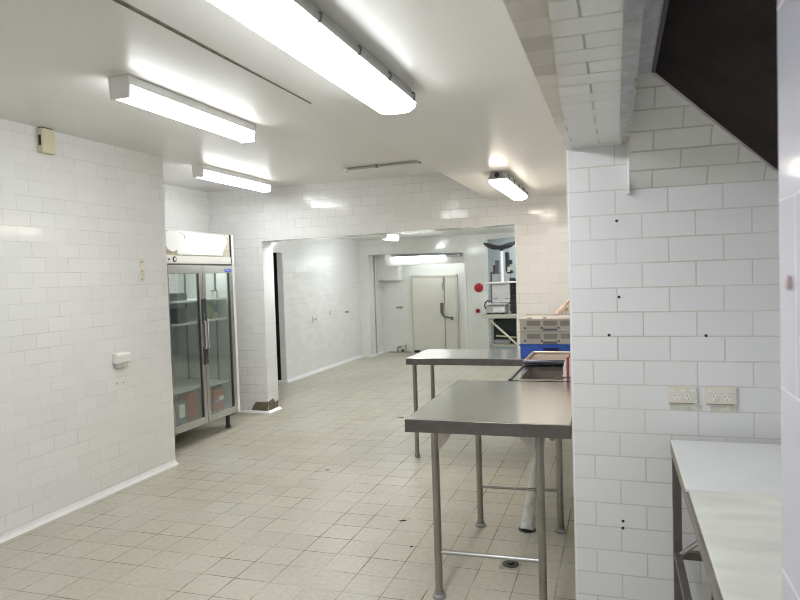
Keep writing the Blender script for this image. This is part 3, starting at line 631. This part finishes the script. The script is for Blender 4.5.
for a, b_, side in ((fy0+.008, ym-.004, 0), (ym+.004, fy1-.038, 1)):
    d = MB(); e = .048; z0, z1 = .165, 1.752
    d.box(FX-.002, FX+.032, a, a+e, z0, z1, .003).box(FX-.002, FX+.032, b_-e, b_, z0, z1, .003).box(FX-.002, FX+.032, a+e, b_-e, z0, z0+.075, .003).box(FX-.002, FX+.032, a+e, b_-e, z1-.075, z1, .003)
    dd = d.build('door', FRAME, t)
    MB().box(FX+.010, FX+.016, a+e-.004, b_-e+.004, z0+.07, z1-.07).build('glass_pane', GLASS, dd)
    MB().box(FX+.004, FX+.010, a+e, a+e+.012, z0+.075, z1-.075).box(FX+.004, FX+.010, b_-e-.012, b_-e, z0+.075, z1-.075).build('gasket', BLACK, dd)
    hy = b_-.018 if side == 0 else a+.018
    hs = -1 if side == 0 else 1
    MB().tube([(FX+.03, hy, 1.20), (FX+.056, hy, 1.195), (FX+.060, hy, 1.17), (FX+.060, hy, .95), (FX+.056, hy, .925), (FX+.03, hy, .92)], .010, 10).build('handle', mat('handle_chrome', (.78, .78, .78), rough=.15, metal=1), dd, True)
    for za, zb in ((.76, .94), (1.18, 1.42)): MB().box(FX+.03, FX+.036, hy-.014, hy+.014, za, zb).build('handle_mount', BLACK, dd)
# blue maker's plate at the right door's top corner, an unreadable pale squiggle
bd = MB().box(FX+.032, FX+.036, 6.10, 6.205, 1.690, 1.722, .001).build('badge', mat('badge_blue', (.02, .06, .55), rough=.4), t)
MB().tube([(FX+.0365, 6.115+.016*k, 1.706+(.006 if k % 2 else -.006)) for k in range(6)], .0022, 6).build('badge_squiggle', mat('badge_pale', (.5, .6, .85), rough=.5), bd)
for zz, ya, yb in ((1.408, fy0+.05, ym), (1.412, ym, fy1-.05), (1.188, fy0+.05, ym), (1.196, ym, fy1-.05), (.535, fy0+.05, ym), (.515, ym, fy1-.05)):
    MB().box(FB+.06, FX-.06, ya+.002, yb-.004, zz-.009, zz, .002).box(FX-.06, FX-.05, ya+.002, yb-.004, zz-.016, zz+.006, .002).build('shelf', SHELF, t)
for xk in (-4.165, -4.555):
    for yk in (fy1-.052, fy0+.047): MB().box(xk-.010, xk+.010, yk, yk+.005, .22, 1.70).build('shelf_upright', BLACK, t)
for y, x in ((6.175, -4.045), (5.20, -4.045), (6.175, -4.60), (5.20, -4.60)):
    o = MB().lathe([(.024, 0), (.030, .004), (.030, .02), (.022, .03), (.022, .156)], (x, y, 0), 14).build('leg', BLACK, t, True)
MB().box(FX-.10, FX-.02, fy1-.11, fy1-.02, .135, .155).build('leg_bracket', DSTEEL, t)
# tube added out of sight behind the lock panel to brighten the interior
MB().tube([(FX-.10, fy0+.12, 1.735), (FX-.10, fy1-.12, 1.735)], .012, 10).build('fill_tube', emit('fridge_fill', (.97, 1, .98), 22), t, True)
# contents
def lump(name, label, cat, m, c, r, sc, amp=.1, group=None):
    return tag(MB().blob(c, r, 3, amp, 7, random.random()*9, sc).build(name, m, None, True), label, cat, group)
GREEN = mat('leaf_green', (.20, .36, .06), rough=.6, noise=.5, nscale=25, bump=.5, bscale=40)
lump('cabbage', 'leafy green cabbage on the middle shelf behind the right fridge door', 'vegetable', GREEN, (-4.12, 5.975, 1.283), .066, (.8, .85, 1.12), .22)
t = thing('cooking_pot', 'dark round pot on the fridge middle shelf, left of the door handles', 'pot', (-4.2, 5.58, 1.19))
MB().lathe([(.09, 1.1895), (.10, 1.20), (.10, 1.33), (.104, 1.336)], (-4.18, 5.565, 0), 22).build('body', mat('pot_dark', (.05, .05, .05), rough=.4, metal=.3), t, True)
MB().tube([(-4.18, 5.46, 1.30), (-4.18, 5.44, 1.30), (-4.18, 5.44, 1.27), (-4.18, 5.46, 1.27)], .006, 6).build('handle', BLACK, t)
tag(MB().box(-4.15, -4.10, 6.055, 6.16, 1.1975, 1.262, .003).build('food_carton', mat('carton_tan', (.42, .38, .18), rough=.7)), 'small tan carton beside the green cabbage in the fridge', 'carton')
tag(MB().box(-4.066, -4.058, 5.825, 5.875, 1.1975, 1.29, .002).build('label_card', mat('card_tan', (.55, .40, .24), rough=.7)), 'upright tan card on the shelf just left of the cabbage', 'card')
def tin(label, x, y, z, r, h, m):
    t = thing('food_tub', label, 'tub', (x, y, z)); MB().lathe([(r*.92, z+.001), (r, z+.01), (r, z+h)], (x, y, 0), 18).build('body', m, t, True); MB().lathe([(r*1.06, z+h), (r*1.06, z+h+.01), (r*.9, z+h+.013)], (x, y, 0), 18).build('lid', DSTEEL, t)
tin('tall grey tub on the top shelf behind the right fridge door', -4.12, 5.93, 1.4125, .026, .12, GREY)
tin('small pale tub at the right end of the fridge top shelf', -4.12, 6.13, 1.4125, .034, .075, mat('tub_grey', (.5, .5, .48), rough=.5))
tag(MB().box(-4.30, -4.12, 5.42, 5.66, 1.4085, 1.49, .01).build('roasting_tin', mat('tin_dark', (.10, .10, .10), rough=.4, metal=.6)), 'dark shallow tin on the top shelf behind the left fridge door', 'tin')
RB = mat('red_box', (.50, .07, .04), rough=.6, noise=.25, nscale=12)
tag(MB().box(-4.20, -4.075, 5.555, 5.72, .2115, .485, .006).build('red_carton', RB), 'tall red carton at the bottom of the left fridge door', 'carton')
t = thing('red_pack', 'red pack with a white label at the bottom of the right fridge door', 'carton', (-4.13, 6.1, .21))
MB().box(-4.20, -4.075, 5.985, 6.165, .2115, .435, .008).build('box', RB, t); MB().box(-4.075, -4.071, 6.07, 6.16, .315, .36).build('label_patch', IVORY, t)
MB().blob((-4.062, 6.0, .325), .022, 2, .1, 5, 2).build('violet_cap', mat('violet_cap', (.30, .28, .50), rough=.5), t, True)
tag(MB().box(-4.19, -4.08, 6.0, 6.15, .4365, .468, .006).build('dark_carton', mat('carton_brown', (.10, .07, .06), rough=.6)), 'dark brown carton lying on the red pack in the fridge', 'carton')
t = thing('milk_jug', 'grey jug with a white label beside the tall red carton', 'jug', (-4.12, 5.43, .21))
MB().box(-4.2, -4.07, 5.32, 5.53, .2115, .43, .02).build('body', mat('jug_grey', (.20, .21, .22), rough=.4), t); MB().box(-4.07, -4.066, 5.39, 5.47, .27, .40).build('label_patch', IVORY, t)

# ------------------------------------------------------------------ machine on its stand, far room
t = thing('equipment_stand', 'pale metal stand with diagonal brace under the far machine', 'stand', (-1.9, 11.4, 0))
PALE = mat('pale_metal', (.52, .51, .44), rough=.5, metal=.3, noise=.15)
MB().box(-2.26, -1.50, 11.12, 11.72, .81, .875, .004).build('stand_top', PALE, t)
for x, y in ((-2.13, 11.2), (-2.13, 11.66), (-1.66, 11.2), (-1.66, 11.66)): MB().box(x-.02, x+.02, y-.02, y+.02, 0, .81).build('leg', PALE, t)
MB().tube([(-2.12, 11.17, .78), (-1.68, 11.17, .37)], .018, 8).build('brace', mat('brace_pale', (.70, .66, .56), rough=.5), t)
MB().box(-2.15, -1.64, 11.18, 11.70, .33, .36).build('lower_shelf', PALE, t)
tag(MB().box(-2.10, -1.70, 11.35, 11.62, .361, .78, .01).build('storage_tub', mat('dark_green_tub', (.012, .03, .024), rough=.5, noise=.5)), 'dark green tub on the lower shelf of the far stand', 'tub')
tag(MB().box(-2.07, -1.80, 11.22, 11.33, .361, .44, .015).build('metal_pan', mat('pan_grey', (.35, .34, .36), rough=.35, metal=.6)), 'low grey pan on the front of the stand lower shelf', 'pan')
tag(MB().tube([(-2.03, 11.205, .51), (-1.70, 11.31, .47)], .014, 8).build('wooden_stick', mat('stick_yellow', (.62, .58, .36), rough=.6)), 'pale yellow stick leaning across the stand below the machine', 'stick')
t = thing('food_machine', 'tall grey food machine with black parts on the far stand', 'machine', (-1.95, 11.4, .875))
G1 = mat('machine_grey', (.46, .46, .44), rough=.4, metal=.3, noise=.08); G2 = mat('machine_light', (.72, .73, .73), rough=.35, metal=.2)
MB().box(-2.20, -1.86, 11.20, 11.60, .90, 1.03, .008).build('base', G1, t)
MB().box(-2.07, -1.88, 11.194, 11.20, .92, .995).build('base_panel', G2, t)
for x in (-2.17, -1.9): MB().box(x-.02, x+.02, 11.22, 11.58, .875, .90).build('foot', BLACK, t)
MB().box(-2.16, -1.83, 11.18, 11.50, 1.045, 1.065).box(-2.12, -1.87, 11.25, 11.5, 1.03, 1.046).build('plate', G2, t)
m = MB(); m.box(-2.085, -1.785, 11.22, 11.48, 1.075, 1.375, .006); m.build('body', mat('machine_face', (.58, .585, .565), rough=.4, metal=.2, noise=.12, nscale=25), t)
MB().box(-2.06, -1.99, 11.214, 11.22, 1.14, 1.15).box(-1.87, -1.81, 11.214, 11.22, 1.14, 1.15).build('body_slot', DSTEEL, t)
MB().box(-2.11, -2.09, 11.24, 11.48, 1.065, 1.60).build('side_post', DSTEEL, t)
MB().tube([(-2.20, 11.19, 1.41), (-1.55, 11.19, 1.425)], .014, 8).build('cross_bar', mat('bar_white', (.75, .76, .75), rough=.35), t)
MB().box(-2.08, -1.79, 11.24, 11.48, 1.376, 1.565, .004).build('upper_body', mat('machine_warm_grey', (.42, .41, .40), rough=.45), t)
MB().box(-2.03, -1.975, 11.26, 11.40, 1.565, 1.80).box(-2.07, -2.045, 11.26, 11.4, 1.565, 1.72).build('motor_housing', mat('machine_dark', (.12, .12, .12), rough=.5), t)
MB().tube([(-1.905, 11.22, 1.43), (-1.905, 11.22, 1.97)], .026, 12).build('column', mat('column_white', (.80, .81, .86), rough=.3), t, True)
MB().box(-1.86, -1.80, 11.3, 11.42, 1.60, 1.93, .01).box(-1.80, -1.75, 11.3, 11.4, 1.72, 1.80, .01).box(-1.84, -1.74, 11.3, 11.42, 1.565, 1.62, .01).build('drive_arm', BLACK, t)
MB().box(-1.82, -1.78, 11.26, 11.30, 1.59, 1.68).build('drive_cover', mat('cover_cream', (.55, .53, .42), rough=.5), t)
mm = MB()
for x, z, w, h in ((-1.76, 1.44, .10, .10), (-1.74, 1.28, .07, .09), (-1.70, 1.18, .12, .07), (-1.74, 1.09, .14, .08), (-1.70, .98, .18, .12), (-1.66, 1.36, .08, .05)): mm.box(x-w/2, x+w/2, 11.26, 11.46, z-h/2, z+h/2, .012)
mm.box(-1.78, -1.62, 11.3, 11.5, .876, 1.46)
mm.build('gear_block', BLACK, t)
MB().box(-1.66, -1.60, 11.22, 11.30, 1.08, 1.62, .006).build('guide_column', mat('guide_blue_grey', (.42, .47, .50), rough=.4), t)
MB().tube([(-2.11, 11.20, 1.10), (-2.16, 11.19, 1.115), (-2.20, 11.19, 1.08), (-2.215, 11.19, 1.02), (-2.195, 11.2, .97)], .012, 8).build('hose', BLACK, t, True)
m = MB()
pts = [(-2.20+.54*k/12, 11.20, 2.095-.085*math.sin(PI*k/12)**.8+(.0 if k < 6 else .005)) for k in range(13)]
m.tube(pts, [.014, .034, .042, .044, .042, .036, .032, .036, .042, .046, .044, .034, .012], 10)
for v in m.bm.verts: v.co.y = 11.20+(v.co.y-11.20)*2.8
m.build('feed_tray', BLACK, t, True)
MB().lathe([(.03, 1.955), (.035, 1.975), (.02, 1.99)], (-1.905, 11.22, 0), 12).build('tray_boss', BLACK, t)

for nm in ('equipment_stand', 'food_machine', 'storage_tub', 'metal_pan', 'wooden_stick'):
    bpy.data.objects[nm].location.x += .055

# small beige knob on the near wall
tag(MB().lathe([(.011, 0), (.011, -.006), (.007, -.009)], (.249, 1.13, 1.57), 14, 'X').build('wall_button', mat('button_beige', (.60, .51, .53), rough=.6), None, True), 'tiny round beige button on the near white wall at far right', 'button')

# ------------------------------------------------------------------ world, camera, view
w = bpy.data.worlds.new('World'); S.world = w; w.use_nodes = True
w.node_tree.nodes['Background'].inputs[0].default_value = (.9, .95, 1, 1); w.node_tree.nodes['Background'].inputs[1].default_value = .05
cam = bpy.data.cameras.new('Camera'); co = bpy.data.objects.new('Camera', cam); COL.objects.link(co)
yaw, pit, rol = -.317848654, -.0379130482, -.0315587414
cy, sy, cp, sp, cr, sr = math.cos(yaw), math.sin(yaw), math.cos(pit), math.sin(pit), math.cos(rol), math.sin(rol)
fw = Vector((sy*cp, cy*cp, sp)); ri = Vector((cy, -sy, 0)); up = ri.cross(fw)
r2 = cr*ri+sr*up; u2 = -sr*ri+cr*up
M = Matrix((r2, u2, -fw)).transposed().to_4x4(); M.translation = (0, 0, 1.6); co.matrix_world = M
cam.sensor_width = 36; cam.lens = 660.338/800*36; cam.clip_start = .05
cam.dof.use_dof = True; cam.dof.focus_distance = 4.6; cam.dof.aperture_fstop = 5.0
S.camera = co
S.cycles.filter_width = 1.0
S.view_settings.view_transform = 'Standard'; S.view_settings.look = 'None'; S.view_settings.gamma = 1; S.view_settings.use_curve_mapping = False
S.view_settings.exposure = 1.17
